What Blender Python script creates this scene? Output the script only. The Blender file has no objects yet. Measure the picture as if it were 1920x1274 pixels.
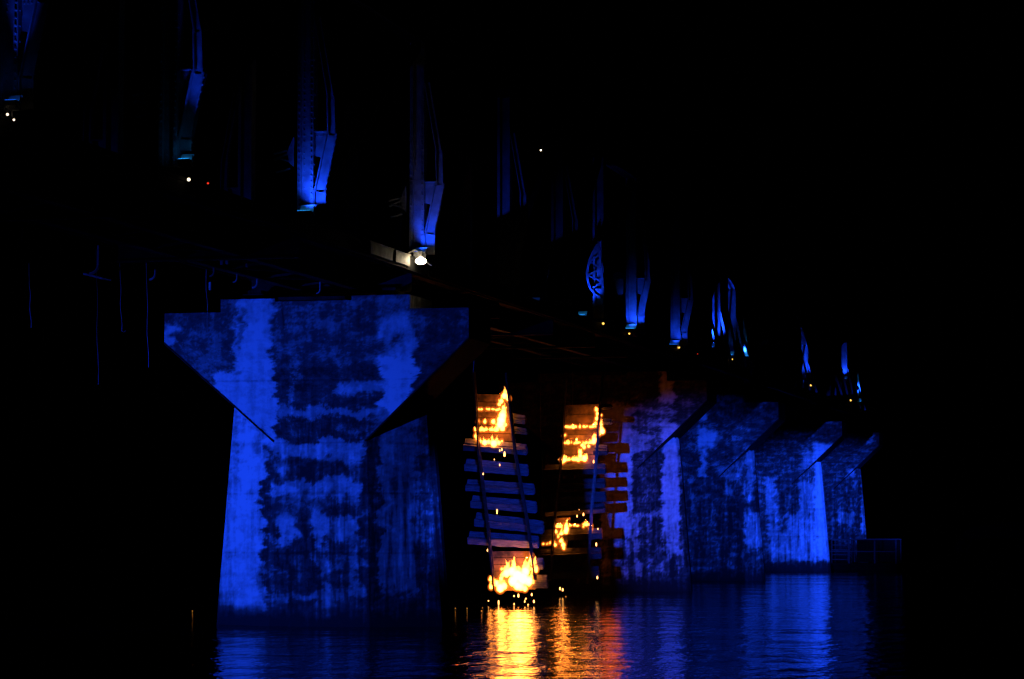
import bpy, bmesh, math, random
from mathutils import Vector, Matrix, noise
random.seed(7)
S = bpy.context.scene
COL = S.collection

# ---------------------------------------------------------------- camera
F, CX, CY = 5000.0, 960.0, 637.0            # focal length and centre in photo pixels
YAW = math.atan(1237/5000); PIT = math.atan(343/5000); HC = 3.2
cam_d = bpy.data.cameras.new('camera'); cam = bpy.data.objects.new('camera', cam_d); COL.objects.link(cam)
cam_d.sensor_width = 36; cam_d.lens = F/1920*36; cam_d.clip_start = .5; cam_d.clip_end = 3000
cam.location = (0, 0, HC); cam.rotation_euler = (math.pi/2+PIT, 0, YAW)
S.camera = cam

# ---------------------------------------------------------------- night sky and exposure
w = bpy.data.worlds.new('World'); S.world = w; w.use_nodes = True
nt = w.node_tree; bg = nt.nodes['Background']
sky = nt.nodes.new('ShaderNodeTexSky'); sky.sky_type = 'NISHITA'; sky.sun_disc = False
sky.sun_elevation = math.radians(-8); sky.sun_rotation = math.radians(200)
nt.links.new(sky.outputs[0], bg.inputs[0]); bg.inputs[1].default_value = 0.012
S.view_settings.view_transform = 'Standard'; S.view_settings.look = 'None'
S.view_settings.exposure = 0; S.view_settings.gamma = 1

BLUE = (.007, .055, 1.0)
def spot(name, loc, target, watts, deg, blend=.4, color=BLUE, size=.25, parent=None):
    d = bpy.data.lights.new(name, 'SPOT'); d.energy = watts; d.color = color
    d.spot_size = math.radians(deg); d.spot_blend = blend; d.shadow_soft_size = size
    o = bpy.data.objects.new(name, d); COL.objects.link(o)
    o.location = loc; v = Vector(target)-Vector(loc); o.rotation_euler = v.to_track_quat('-Z', 'Y').to_euler()
    if parent: o.parent = parent; o.matrix_parent_inverse = parent.matrix_world.inverted()
    return o
def point(name, loc, watts, color, size=.1):
    d = bpy.data.lights.new(name, 'POINT'); d.energy = watts; d.color = color; d.shadow_soft_size = size
    o = bpy.data.objects.new(name, d); COL.objects.link(o); o.location = loc
    return o
# blue show floods standing on the banks, outside the frame
spot('flood_beam', (-50, 50, 1.6), (-27.1, 79, 4.7), 78000, 28, 1.0)
spot('flood_fill', (-50, 49.5, 1.6), (-26.5, 74, 7.2), 6000, 33, 1.0)  # extra weak spot added to lift the deck underside
spot('flood_beam', (-17.6, 25, 3.0), (-21.6, 121, 4.0), 760000, 6.4, .8)
spot('flood_beam', (20, 40, 2.5), (-25.6, 101, 3.7), 200000, 4.4, .6)
spot('flood_beam', (4, 62, 3.0), (-24, 144.6, 4.6), 400000, 7.5, .8)
spot('flood_beam', (10, 85, 3.0), (-23.5, 173.4, 4.0), 820000, 6.4, .8)
spot('flood_beam', (14, 100, 3.0), (-23.2, 196, 4.8), 760000, 5.4, .8)

# ---------------------------------------------------------------- helpers
_f = Vector((-math.sin(YAW)*math.cos(PIT), math.cos(YAW)*math.cos(PIT), math.sin(PIT)))
_r = Vector((math.cos(YAW), math.sin(YAW), 0)); _u = _r.cross(_f)
def ray(x, y): return _f+_r*((x-CX)/F)+_u*((CY-y)/F)
def onY(x, y, Y): d = ray(x, y); return Vector((0, 0, HC))+d*(Y/d.y)
def onX(x, y, X): d = ray(x, y); return Vector((0, 0, HC))+d*(X/d.x)
def onZ(x, y, Z): d = ray(x, y); return Vector((0, 0, HC))+d*((Z-HC)/d.z)
def proj(p):
    q = p-Vector((0, 0, HC)); z = q.dot(_f)
    return CX+F*q.dot(_r)/z, CY-F*q.dot(_u)/z

def thing(name, label, cat, loc=(0, 0, 0), group=None):
    o = bpy.data.objects.new(name, None); COL.objects.link(o); o.location = loc
    o.empty_display_size = .2
    return tag(o, label, cat, group)
def tag(o, label=None, cat=None, group=None, kind=None):
    if label: o['label'] = label
    if cat: o['category'] = cat
    if group: o['group'] = group
    if kind: o['kind'] = kind
    return o
def obj(name, bm, m, parent=None, smooth=False):
    me = bpy.data.meshes.new(name); bmesh.ops.recalc_face_normals(bm, faces=bm.faces)
    bm.to_mesh(me); bm.free(); me.materials.append(m)
    if smooth:
        for p in me.polygons: p.use_smooth = True
    o = bpy.data.objects.new(name, me); COL.objects.link(o)
    if parent is not None:
        o.parent = parent
        if parent.parent: b = parent.location+parent.parent.location
        else: b = parent.location
        o.location = -b
    return o
def box(bm, c, s, M=None):
    r = bmesh.ops.create_cube(bm, size=1)['verts']
    for v in r:
        v.co = Vector((v.co.x*s[0], v.co.y*s[1], v.co.z*s[2]))
        if M: v.co = M @ v.co
        v.co += Vector(c)
def bar(bm, a, b, wx, wy, up=(0, 1, 0)):
    """box-section bar from a to b; wy measured along up, wx across"""
    a = Vector(a); b = Vector(b); d = b-a; L = d.length; z = d.normalized()
    y = Vector(up); y = (y-z*y.dot(z)).normalized(); x = y.cross(z)
    M = Matrix((x, y, z)).transposed()
    box(bm, (a+b)/2, (wx, wy, L), M)
def tube(bm, pts, r, n=6):
    pts = [Vector(p) for p in pts]; rings = []
    for i, p in enumerate(pts):
        t = (pts[min(i+1, len(pts)-1)]-pts[max(i-1, 0)]).normalized()
        a = t.orthogonal().normalized() if i == 0 else (a-t*a.dot(t)).normalized()
        b = t.cross(a)
        rr = r[i] if isinstance(r, (list, tuple)) else r
        rings.append([bm.verts.new(p+(a*math.cos(k*2*math.pi/n)+b*math.sin(k*2*math.pi/n))*rr) for k in range(n)])
    for i in range(len(rings)-1):
        for k in range(n):
            bm.faces.new((rings[i][k], rings[i][(k+1) % n], rings[i+1][(k+1) % n], rings[i+1][k]))
    bm.faces.new(rings[0][::-1]); bm.faces.new(rings[-1])
def prism(bm, poly, d):
    """extrude a polygon (list of points) by vector d"""
    d = Vector(d); a = [bm.verts.new(Vector(p)) for p in poly]; b = [bm.verts.new(Vector(p)+d) for p in poly]
    n = len(a); bm.faces.new(a); bm.faces.new(b[::-1])
    for i in range(n): bm.faces.new((a[i], a[(i+1) % n], b[(i+1) % n], b[i]))
def rivet(bm, p, nrm, r=.022):
    nrm = Vector(nrm).normalized(); a = nrm.orthogonal().normalized(); b = nrm.cross(a); p = Vector(p)
    base = [bm.verts.new(p+(a*math.cos(k*math.pi/3)+b*math.sin(k*math.pi/3))*r) for k in range(6)]
    top = [bm.verts.new(p+nrm*r*1.0+(a*math.cos(k*math.pi/3)+b*math.sin(k*math.pi/3))*r*.55) for k in range(6)]
    for k in range(6): bm.faces.new((base[k], base[(k+1) % 6], top[(k+1) % 6], top[k]))
    bm.faces.new(top)

# ---------------------------------------------------------------- materials
def mat(name):
    m = bpy.data.materials.new(name); m.use_nodes = True
    return m, m.node_tree.nodes, m.node_tree.links, m.node_tree.nodes['Principled BSDF']
def noisy(name, c0, c1, rough, scale, metal=0, bump=.15, stretch=(1, 1, 1)):
    m, N, L, P = mat(name)
    tc = N.new('ShaderNodeTexCoord'); mp = N.new('ShaderNodeMapping'); mp.inputs['Scale'].default_value = stretch
    nz = N.new('ShaderNodeTexNoise'); nz.inputs['Scale'].default_value = scale; nz.inputs['Detail'].default_value = 6
    rp = N.new('ShaderNodeValToRGB'); rp.color_ramp.elements[0].position = .35; rp.color_ramp.elements[1].position = .65
    rp.color_ramp.elements[0].color = (*c0, 1); rp.color_ramp.elements[1].color = (*c1, 1)
    bp = N.new('ShaderNodeBump'); bp.inputs['Strength'].default_value = bump; bp.inputs['Distance'].default_value = .05
    L.new(tc.outputs['Object'], mp.inputs[0]); L.new(mp.outputs[0], nz.inputs[0]); L.new(nz.outputs[0], rp.inputs[0])
    L.new(rp.outputs[0], P.inputs['Base Color']); L.new(nz.outputs[0], bp.inputs['Height']); L.new(bp.outputs[0], P.inputs['Normal'])
    P.inputs['Specular IOR Level'].default_value = .08 if rough > .8 else .5
    P.inputs['Roughness'].default_value = rough; P.inputs['Metallic'].default_value = metal
    return m
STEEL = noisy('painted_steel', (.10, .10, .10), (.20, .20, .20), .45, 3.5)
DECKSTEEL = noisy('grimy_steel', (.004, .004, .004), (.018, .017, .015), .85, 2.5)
DIMSTEEL = noisy('unlit_steel', (.02, .02, .02), (.05, .05, .05), .5, 3)  # darker copy of the painted steel, standing for unlit arch members
RAIL = noisy('rusty_rail', (.02, .015, .012), (.06, .045, .035), .5, 6, .3)
TIMBER = noisy('old_timber', (.05, .052, .055), (.17, .18, .19), .7, 3, 0, .5, (1.2, 8, 14))
CHAR = noisy('charred_timber', (.008, .007, .006), (.035, .03, .026), .75, 4, 0, .5, (1, 6, 10))
BOARD = noisy('scorched_board', (.010, .006, .004), (.13, .075, .04), .8, 2.6, 0, .4)
CABLE = noisy('wire', (.05, .05, .05), (.10, .10, .10), .5, 5)
LAMPBODY = noisy('lamp_housing', (.15, .15, .16), (.3, .3, .3), .4, 9)
PANEL = noisy('pale_panel', (.22, .20, .16), (.38, .35, .29), .6, 4)
BANKM = noisy('bank_earth', (.0015, .0015, .001), (.003, .003, .002), .95, .4)

NET = noisy('black_netting', (.0012, .0012, .0012), (.003, .003, .003), .95, 9)
def emit(name, col, k):
    m = bpy.data.materials.new(name); m.use_nodes = True; N = m.node_tree.nodes; L = m.node_tree.links
    N.remove(N['Principled BSDF']); e = N.new('ShaderNodeEmission')
    e.inputs[0].default_value = (*col, 1); e.inputs[1].default_value = k
    L.new(e.outputs[0], N['Material Output'].inputs[0]); return m
EMBER = emit('ember_glow', (1, .40, .10), 6)
EMBER_DIM = emit('ember_dim_glow', (1, .36, .08), 1.6)
LENS_BLUE = emit('blue_lens', (.01, .14, 1), 4)
LENS_CYAN = emit('cyan_lens', (.02, .32, 1), 6)
LENS_WHITE = emit('white_lens', (1, .82, .55), 14)
BULB_WHITE = emit('small_white_bulb', (1, .8, .55), 2.5)
LENS_YELLOW = emit('yellow_lens', (1, .52, .08), 2.5)
LENS_RED = emit('red_lens', (1, .05, .02), 1.0)

def flame_mat(name, col, k, nscale=0):
    m = bpy.data.materials.new(name); m.use_nodes = True; N = m.node_tree.nodes; L = m.node_tree.links
    N.remove(N['Principled BSDF']); e = N.new('ShaderNodeEmission')
    e.inputs[0].default_value = (*col, 1); e.inputs[1].default_value = k
    L.new(e.outputs[0], N['Material Output'].inputs['Volume']); return m
FLAME = flame_mat('flame_gas', (1, .275, .036), 85)
GLOW = flame_mat('flame_halo_glow', (1, .17, .012), 3.2)  # faint glowing shell added as the halo around the flames

# concrete whose stains and painted shade are stored per vertex
def concrete():
    m, N, L, P = mat('stained_concrete')
    at = N.new('ShaderNodeAttribute'); at.attribute_name = 'stain_shade'
    tc = N.new('ShaderNodeTexCoord')
    n1 = N.new('ShaderNodeTexNoise'); n1.inputs['Scale'].default_value = 5; n1.inputs['Detail'].default_value = 10; n1.inputs['Roughness'].default_value = .7
    mp = N.new('ShaderNodeMapping'); mp.inputs['Scale'].default_value = (3.2, 3.2, .25)
    n2 = N.new('ShaderNodeTexNoise'); n2.inputs['Scale'].default_value = 1.6; n2.inputs['Detail'].default_value = 5
    L.new(tc.outputs['Object'], n1.inputs[0]); L.new(tc.outputs['Object'], mp.inputs[0]); L.new(mp.outputs[0], n2.inputs[0])
    a = N.new('ShaderNodeMath'); a.operation = 'MULTIPLY_ADD'; a.inputs[1].default_value = .55; a.inputs[2].default_value = -.275
    L.new(n1.outputs[0], a.inputs[0])
    b = N.new('ShaderNodeMath'); b.operation = 'MULTIPLY_ADD'; b.inputs[1].default_value = .42; b.inputs[2].default_value = -.21
    L.new(n2.outputs[0], b.inputs[0])
    c = N.new('ShaderNodeMath'); c.operation = 'ADD'; L.new(a.outputs[0], c.inputs[0]); L.new(b.outputs[0], c.inputs[1])
    d = N.new('ShaderNodeMath'); d.operation = 'ADD'; L.new(c.outputs[0], d.inputs[0]); L.new(at.outputs['Fac'], d.inputs[1])
    rp = N.new('ShaderNodeValToRGB'); rp.color_ramp.elements[0].position = .0; rp.color_ramp.elements[1].position = 1
    rp.color_ramp.elements[0].color = (.012, .013, .012, 1); rp.color_ramp.elements[1].color = (.60, .58, .54, 1)
    e = rp.color_ramp.elements.new(.35); e.color = (.062, .060, .055, 1)
    e = rp.color_ramp.elements.new(.7); e.color = (.27, .26, .24, 1)
    L.new(d.outputs[0], rp.inputs[0]); L.new(rp.outputs[0], P.inputs['Base Color'])
    bp = N.new('ShaderNodeBump'); bp.inputs['Strength'].default_value = .25; bp.inputs['Distance'].default_value = .03
    L.new(n1.outputs[0], bp.inputs['Height']); L.new(bp.outputs[0], P.inputs['Normal'])
    P.inputs['Roughness'].default_value = .85; P.inputs['Specular IOR Level'].default_value = .2
    return m
CONC = concrete()

# ---------------------------------------------------------------- water and bank
def water():
    m, N, L, P = mat('river_water')
    P.inputs['Base Color'].default_value = (.002, .003, .005, 1); P.inputs['Roughness'].default_value = .07; P.inputs['IOR'].default_value = 1.33
    tc = N.new('ShaderNodeTexCoord')
    hs = []
    for sx, sy, sc, k in ((1.5, .55, 1.0, .55), (1.0, .7, 3.4, .16), (.12, .5, .35, 1.7)):
        mp = N.new('ShaderNodeMapping'); mp.inputs['Scale'].default_value = (sx, sy, 1); mp.inputs['Rotation'].default_value = (0, 0, -YAW)
        nz = N.new('ShaderNodeTexNoise'); nz.inputs['Scale'].default_value = sc; nz.inputs['Detail'].default_value = 3
        L.new(tc.outputs['Object'], mp.inputs[0]); L.new(mp.outputs[0], nz.inputs[0])
        mu = N.new('ShaderNodeMath'); mu.operation = 'MULTIPLY'; mu.inputs[1].default_value = k; L.new(nz.outputs[0], mu.inputs[0]); hs.append(mu)
    a = N.new('ShaderNodeMath'); L.new(hs[0].outputs[0], a.inputs[0]); L.new(hs[1].outputs[0], a.inputs[1])
    b = N.new('ShaderNodeMath'); L.new(a.outputs[0], b.inputs[0]); L.new(hs[2].outputs[0], b.inputs[1])
    bp = N.new('ShaderNodeBump'); bp.inputs['Strength'].default_value = 1; bp.inputs['Distance'].default_value = .10
    L.new(b.outputs[0], bp.inputs['Height']); L.new(bp.outputs[0], P.inputs['Normal'])
    bm = bmesh.new()
    v = [bm.verts.new(p) for p in ((-400, -30, 0), (300, -30, 0), (300, 700, 0), (-400, 700, 0))]; bm.faces.new(v)
    tag(obj('water', bm, m), kind='structure')
water()
bm = bmesh.new()
nx = 40
rows = []
for j, (y, z) in enumerate(((310, -2), (318, .5), (330, 1.6), (360, 2.5), (440, 3.2), (690, 4))):
    rows.append([bm.verts.new((-390+i*680/nx, y+5*noise.noise(Vector((i*.5, j, 0))), z+.8*noise.noise(Vector((i*.9, j*2, 3))))) for i in range(nx+1)])
for j in range(5):
    for i in range(nx): bm.faces.new((rows[j][i], rows[j][i+1], rows[j+1][i+1], rows[j+1][i]))
tag(obj('river_bank', bm, BANKM), kind='structure')

# ---------------------------------------------------------------- stained piers
def smooth(a, b, x):
    if a > b: return 1-smooth(b, a, x)
    t = min(1, max(0, (x-a)/(b-a))); return t*t*(3-2*t)
# stains, plus shade painted into the right sides: x0, x1, z-row top, z-row bottom on that pier's face, paleness, edge softness
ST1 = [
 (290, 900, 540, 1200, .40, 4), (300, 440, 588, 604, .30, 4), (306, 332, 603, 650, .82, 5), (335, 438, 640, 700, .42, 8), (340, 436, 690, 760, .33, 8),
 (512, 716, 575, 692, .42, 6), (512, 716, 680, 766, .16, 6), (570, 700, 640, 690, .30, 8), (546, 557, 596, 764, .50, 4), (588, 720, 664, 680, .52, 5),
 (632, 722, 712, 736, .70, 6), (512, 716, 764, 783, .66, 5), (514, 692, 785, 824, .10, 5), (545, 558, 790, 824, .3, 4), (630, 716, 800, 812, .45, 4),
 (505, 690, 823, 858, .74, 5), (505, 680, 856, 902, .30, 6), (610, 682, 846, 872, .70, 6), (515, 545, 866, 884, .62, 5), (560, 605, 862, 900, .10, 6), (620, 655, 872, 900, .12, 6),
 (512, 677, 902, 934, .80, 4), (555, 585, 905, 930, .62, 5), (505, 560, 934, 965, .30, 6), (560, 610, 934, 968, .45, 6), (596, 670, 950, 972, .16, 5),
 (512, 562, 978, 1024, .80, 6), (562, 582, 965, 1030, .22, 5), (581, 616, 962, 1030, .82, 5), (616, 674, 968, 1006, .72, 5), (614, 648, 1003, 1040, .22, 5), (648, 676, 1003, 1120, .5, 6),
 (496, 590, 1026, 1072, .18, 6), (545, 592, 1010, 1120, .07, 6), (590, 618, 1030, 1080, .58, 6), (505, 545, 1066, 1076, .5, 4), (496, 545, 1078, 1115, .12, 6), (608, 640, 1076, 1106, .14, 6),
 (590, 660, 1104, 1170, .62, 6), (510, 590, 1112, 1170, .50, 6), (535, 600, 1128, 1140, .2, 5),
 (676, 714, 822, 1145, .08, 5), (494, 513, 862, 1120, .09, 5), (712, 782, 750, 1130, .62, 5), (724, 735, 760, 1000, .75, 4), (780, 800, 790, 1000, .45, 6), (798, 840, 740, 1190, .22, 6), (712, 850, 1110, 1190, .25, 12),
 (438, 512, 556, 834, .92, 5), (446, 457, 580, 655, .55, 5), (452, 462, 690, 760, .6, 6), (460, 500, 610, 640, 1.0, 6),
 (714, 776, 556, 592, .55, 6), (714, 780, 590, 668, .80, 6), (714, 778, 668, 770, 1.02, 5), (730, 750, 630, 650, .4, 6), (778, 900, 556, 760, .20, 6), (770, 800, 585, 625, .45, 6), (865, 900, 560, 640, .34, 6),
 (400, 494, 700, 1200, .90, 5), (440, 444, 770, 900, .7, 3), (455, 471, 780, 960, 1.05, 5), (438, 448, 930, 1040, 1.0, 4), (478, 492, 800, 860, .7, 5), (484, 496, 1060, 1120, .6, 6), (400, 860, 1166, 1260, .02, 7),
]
ST2 = [  # pale patch and dark surround paint in where the firelight falls
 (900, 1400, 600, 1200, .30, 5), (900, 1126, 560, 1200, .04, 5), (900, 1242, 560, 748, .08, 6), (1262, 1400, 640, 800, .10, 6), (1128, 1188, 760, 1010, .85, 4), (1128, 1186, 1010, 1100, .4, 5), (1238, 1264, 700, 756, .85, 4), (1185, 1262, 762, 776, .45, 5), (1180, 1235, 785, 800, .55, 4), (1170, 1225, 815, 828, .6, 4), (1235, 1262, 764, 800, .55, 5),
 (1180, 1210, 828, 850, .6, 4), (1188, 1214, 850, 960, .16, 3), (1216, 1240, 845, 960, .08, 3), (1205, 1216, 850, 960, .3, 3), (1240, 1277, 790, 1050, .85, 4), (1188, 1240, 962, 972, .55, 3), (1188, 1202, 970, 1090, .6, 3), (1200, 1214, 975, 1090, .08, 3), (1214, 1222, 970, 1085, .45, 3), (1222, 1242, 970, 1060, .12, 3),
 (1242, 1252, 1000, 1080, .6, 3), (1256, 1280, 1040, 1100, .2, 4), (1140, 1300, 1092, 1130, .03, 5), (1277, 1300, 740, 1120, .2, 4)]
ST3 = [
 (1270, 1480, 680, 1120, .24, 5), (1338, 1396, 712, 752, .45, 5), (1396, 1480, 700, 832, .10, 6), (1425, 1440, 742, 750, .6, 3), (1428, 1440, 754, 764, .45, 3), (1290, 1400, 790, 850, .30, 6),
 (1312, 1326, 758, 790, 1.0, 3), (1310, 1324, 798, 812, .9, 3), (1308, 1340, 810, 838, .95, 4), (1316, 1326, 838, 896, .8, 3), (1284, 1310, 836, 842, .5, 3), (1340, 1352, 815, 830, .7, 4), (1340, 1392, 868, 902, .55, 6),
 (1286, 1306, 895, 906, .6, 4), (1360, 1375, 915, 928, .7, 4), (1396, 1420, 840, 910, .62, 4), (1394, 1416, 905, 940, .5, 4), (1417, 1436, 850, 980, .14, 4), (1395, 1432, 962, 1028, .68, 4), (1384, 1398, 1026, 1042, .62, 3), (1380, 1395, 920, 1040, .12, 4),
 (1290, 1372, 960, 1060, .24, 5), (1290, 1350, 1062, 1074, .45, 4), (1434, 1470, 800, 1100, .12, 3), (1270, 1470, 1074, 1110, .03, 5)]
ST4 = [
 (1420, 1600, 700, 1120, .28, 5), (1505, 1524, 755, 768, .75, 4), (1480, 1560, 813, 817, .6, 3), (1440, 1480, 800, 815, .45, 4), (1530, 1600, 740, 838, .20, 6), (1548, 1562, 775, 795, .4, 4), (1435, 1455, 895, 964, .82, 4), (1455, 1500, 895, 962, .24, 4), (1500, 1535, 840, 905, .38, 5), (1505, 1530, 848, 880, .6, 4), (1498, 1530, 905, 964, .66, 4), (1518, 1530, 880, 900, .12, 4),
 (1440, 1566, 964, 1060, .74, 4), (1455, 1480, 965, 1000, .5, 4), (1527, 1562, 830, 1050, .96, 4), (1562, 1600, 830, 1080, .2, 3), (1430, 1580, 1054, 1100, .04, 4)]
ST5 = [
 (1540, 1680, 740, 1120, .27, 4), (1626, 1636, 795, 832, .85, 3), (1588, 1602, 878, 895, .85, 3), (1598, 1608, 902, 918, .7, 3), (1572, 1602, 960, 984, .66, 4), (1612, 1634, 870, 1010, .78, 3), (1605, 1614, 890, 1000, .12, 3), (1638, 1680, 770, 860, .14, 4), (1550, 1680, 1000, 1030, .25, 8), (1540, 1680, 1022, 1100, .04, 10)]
def stain_shade(p, lay, amp):
    x, y = proj(p)
    q = Vector((p.x*1.0+p.y*.7, p.y*.3, p.z))
    nx_ = noise.fractal(Vector((q.x*1.1, q.y, q.z*3.2)), .8, 2.1, 5)
    nz_ = noise.fractal(Vector((q.x*1.7+9, q.y+4, q.z*1.6)), .8, 2.1, 5)
    n3 = noise.fractal(Vector((q.x*.9+31, q.y, q.z*2.6)), .7, 2.1, 4)
    f1 = noise.fractal(Vector((q.x*1.8, q.y+7, q.z*4.5)), .3, 2.3, 6); f2 = noise.fractal(Vector((q.x*4, q.y+17, q.z*2.2)), .3, 2.3, 6)
    x += nx_*amp*1.25+f1*amp*.42; y += nz_*amp*1.0+f2*amp*.45
    v = .35
    for x0, x1, y0, y1, val, e in lay:
        if x < x0-e or x > x1+e or y < y0-e or y > y1+e: continue
        wgt = smooth(-e, e, x-x0)*smooth(-e, e, x1-x)*smooth(-e, e, y-y0)*smooth(-e, e, y1-y)
        v += (val-v)*wgt
    n4 = noise.fractal(Vector((q.x*2.0+3, q.y+50, q.z*4.2)), .35, 2.2, 6)
    v += n3*.10; isl = smooth(.25, .36, n4)*.30-smooth(.25, .36, -n4)*.26
    v += isl*((.5 if amp > 10 else .75) if v < .58 else .22)
    # formwork lift lines
    z = p.z
    for zl in (2.25, 4.1, 5.65, 7.6):
        if abs(z-zl) < .03: v -= .12
    dr = noise.fractal(Vector((q.x*5.5+70, q.y*3, q.z*.35)), .6, 2.1, 4)
    v -= .30*smooth(.12, .5, dr)*smooth(7.5, 2.0, z)*(.5 if v > .8 else 1)
    v += .22*smooth(.25, .6, -dr)*smooth(10, 5, z)*(0 if v > .8 else 1)
    low_fade = smooth(.05, .95, z+.22*n3-.12*dr)  # darker towards the waterline
    v = v*low_fade-.05*(1-low_fade)
    return v
def patch(bm, lay, amp, a, b, c, d, st, cl):
    """grid patch a-b (bottom) to d-c (top)"""
    a, b, c, d = map(Vector, (a, b, c, d))
    nu = max(1, int(max((b-a).length, (c-d).length)/st)); nv = max(1, int(max((d-a).length, (c-b).length)/st))
    g = []
    for j in range(nv+1):
        t = j/nv; l = a.lerp(d, t); r = b.lerp(c, t)
        row = []
        for i in range(nu+1):
            p = l.lerp(r, i/nu); v = bm.verts.new(p); row.append(v); v[cl] = stain_shade(p, lay, amp)
        g.append(row)
    for j in range(nv):
        for i in range(nu): bm.faces.new((g[j][i], g[j][i+1], g[j+1][i+1], g[j+1][i]))
AX = -25.76
SOFFIT_SHADE = [(-9e4, 9e4, -9e4, 9e4, .0-.25, 4)]     # undersides painted dark to stand in for shade
def pier(Y, lay, st, label, amp):
    t = thing('bridge_pier', label, 'bridge pier', (AX, Y, 0), 'concrete piers of the river bridge')
    D = 2.7
    def new():
        bm = bmesh.new(); return bm, bm.verts.layers.float.new('stain_shade')
    P = lambda x, y, z: Vector((AX+x, Y+y, z))
    # hammerhead cap
    bm, cl = new()
    z0, z1, z2 = 5.7, 8.82, 9.76
    hw, tw, tl = 4.95, 1.66, 1.30
    c = 4*st
    patch(bm, lay, amp, P(-tl, 0, z0), P(tw, 0, z0), P(hw, 0, z1), P(-hw, 0, z1), st, cl)
    patch(bm, lay, amp, P(-hw, 0, z1), P(hw, 0, z1), P(hw, 0, z2), P(-hw, 0, z2), st, cl)
    patch(bm, lay, amp, P(hw, 0, z1), P(hw, D, z1), P(hw, D, z2), P(hw, 0, z2), c, cl)
    patch(bm, lay, amp, P(-hw, D, z1), P(-hw, 0, z1), P(-hw, 0, z2), P(-hw, D, z2), c, cl)
    patch(bm, SOFFIT_SHADE, amp, P(tw, 0, z0), P(tw, D, z0), P(hw, D, z1), P(hw, 0, z1), c, cl)
    patch(bm, SOFFIT_SHADE, amp, P(-tl, D, z0), P(-tl, 0, z0), P(-hw, 0, z1), P(-hw, D, z1), c, cl)
    patch(bm, lay, amp, P(-hw, 0, z2), P(hw, 0, z2), P(hw, D, z2), P(-hw, D, z2), c, cl)
    patch(bm, lay, amp, P(tw, D, z0), P(-tl, D, z0), P(-hw, D, z1), P(hw, D, z1), .5, cl)
    patch(bm, lay, amp, P(hw, D, z1), P(-hw, D, z1), P(-hw, D, z2), P(hw, D, z2), .5, cl)
    bmesh.ops.remove_doubles(bm, verts=bm.verts, dist=.0005)
    obj('cap', bm, CONC, t)
    for s_, t_ in ((-1, tl), (1, tw)):
        bm = bmesh.new(); tube(bm, [P(s_*t_, .0, z0), P(s_*(t_+hw)/2, .0, (z0+z1)/2), P(s_*hw, .0, z1)], .032, 6); obj('edge_line_bead', bm, DECKSTEEL, t)  # bead added to draw the thin dark line along the cap edge
    # shaft: long hexagon with blunt noses, battered
    bm, cl = new()
    zb, zt = -2.5, 7.15
    def ring(z):
        k = z/6.9
        f = 1.62-.13*k; n = 3.78-.55*k
        return [(q[0]+.2, q[1]) for q in [(-f, .004), (f, .004), (n-.12, 1.0), (n, 1.2), (n, 1.5), (n-.12, 1.7), (f, D-.004), (-f, D-.004), (-n+.12, 1.7), (-n, 1.5), (-n, 1.2), (-n+.12, 1.0)]]
    B, T = ring(zb), ring(zt)
    for i in range(12):
        j = (i+1) % 12
        fine = st if i in (0, 1, 2, 10, 11) else c
        patch(bm, lay, amp, P(*B[i], zb), P(*B[j], zb), P(*T[j], zt), P(*T[i], zt), fine, cl)
    bm.faces.new([bm.verts.new(P(*q, zt)) for q in T])
    bmesh.ops.remove_doubles(bm, verts=bm.verts, dist=.0005)
    obj('shaft', bm, CONC, t)
    # bearing blocks on the cap
    for s, (xa, xb, h) in ((-1, (-3.08, -1.30, .40)), (1, (1.20, 3.08, .44)), (0, (-1.30, 1.20, .30))):
        bm, cl = new()
        y0 = -.004 if s else .0
        y0 = -.004
        z3 = z2+h
        patch(bm, lay, amp, P(xa, y0, z2-.0), P(xb, y0, z2), P(xb, y0, z3), P(xa, y0, z3), st, cl)
        patch(bm, lay, amp, P(xb, y0, z2), P(xb, D-.2, z2), P(xb, D-.2, z3), P(xb, y0, z3), c, cl)
        patch(bm, lay, amp, P(xa, D-.2, z2), P(xa, y0, z2), P(xa, y0, z3), P(xa, D-.2, z3), c, cl)
        patch(bm, lay, amp, P(xa, y0, z3), P(xb, y0, z3), P(xb, D-.2, z3), P(xa, D-.2, z3), c, cl)
        bmesh.ops.remove_doubles(bm, verts=bm.verts, dist=.0005)
        obj('bearing_block', bm, CONC, t)
    bm = bmesh.new()
    box(bm, P(-.15, .35, z2+.40), (2.2, .5, .10)); box(bm, P(-.15, .30, z2+.36), (1.9, .35, .06))
    for x in (-2.2, 2.2):
        box(bm, P(x, .9, z2+.52), (.7, .7, .16)); box(bm, P(x, .9, z2+.66), (.45, .5, .14))
    obj('bearing', bm, DECKSTEEL, t)
    return t
pier(78.6, ST1, .045, 'nearest and largest concrete pier, blue lit, with a flared hammerhead cap and patchy dark stains', 13)
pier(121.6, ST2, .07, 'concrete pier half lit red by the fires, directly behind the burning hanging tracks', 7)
pier(144.6, ST3, .08, 'blue lit concrete pier with a bright vertical streak, third from the near end', 6)
pier(173.4, ST4, .09, 'brightest of the far concrete piers, clean blue lower half, fourth from the near end', 5)
pier(196.0, ST5, .10, 'farthest and smallest blue lit concrete pier, behind the low raft frame', 4)

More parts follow.
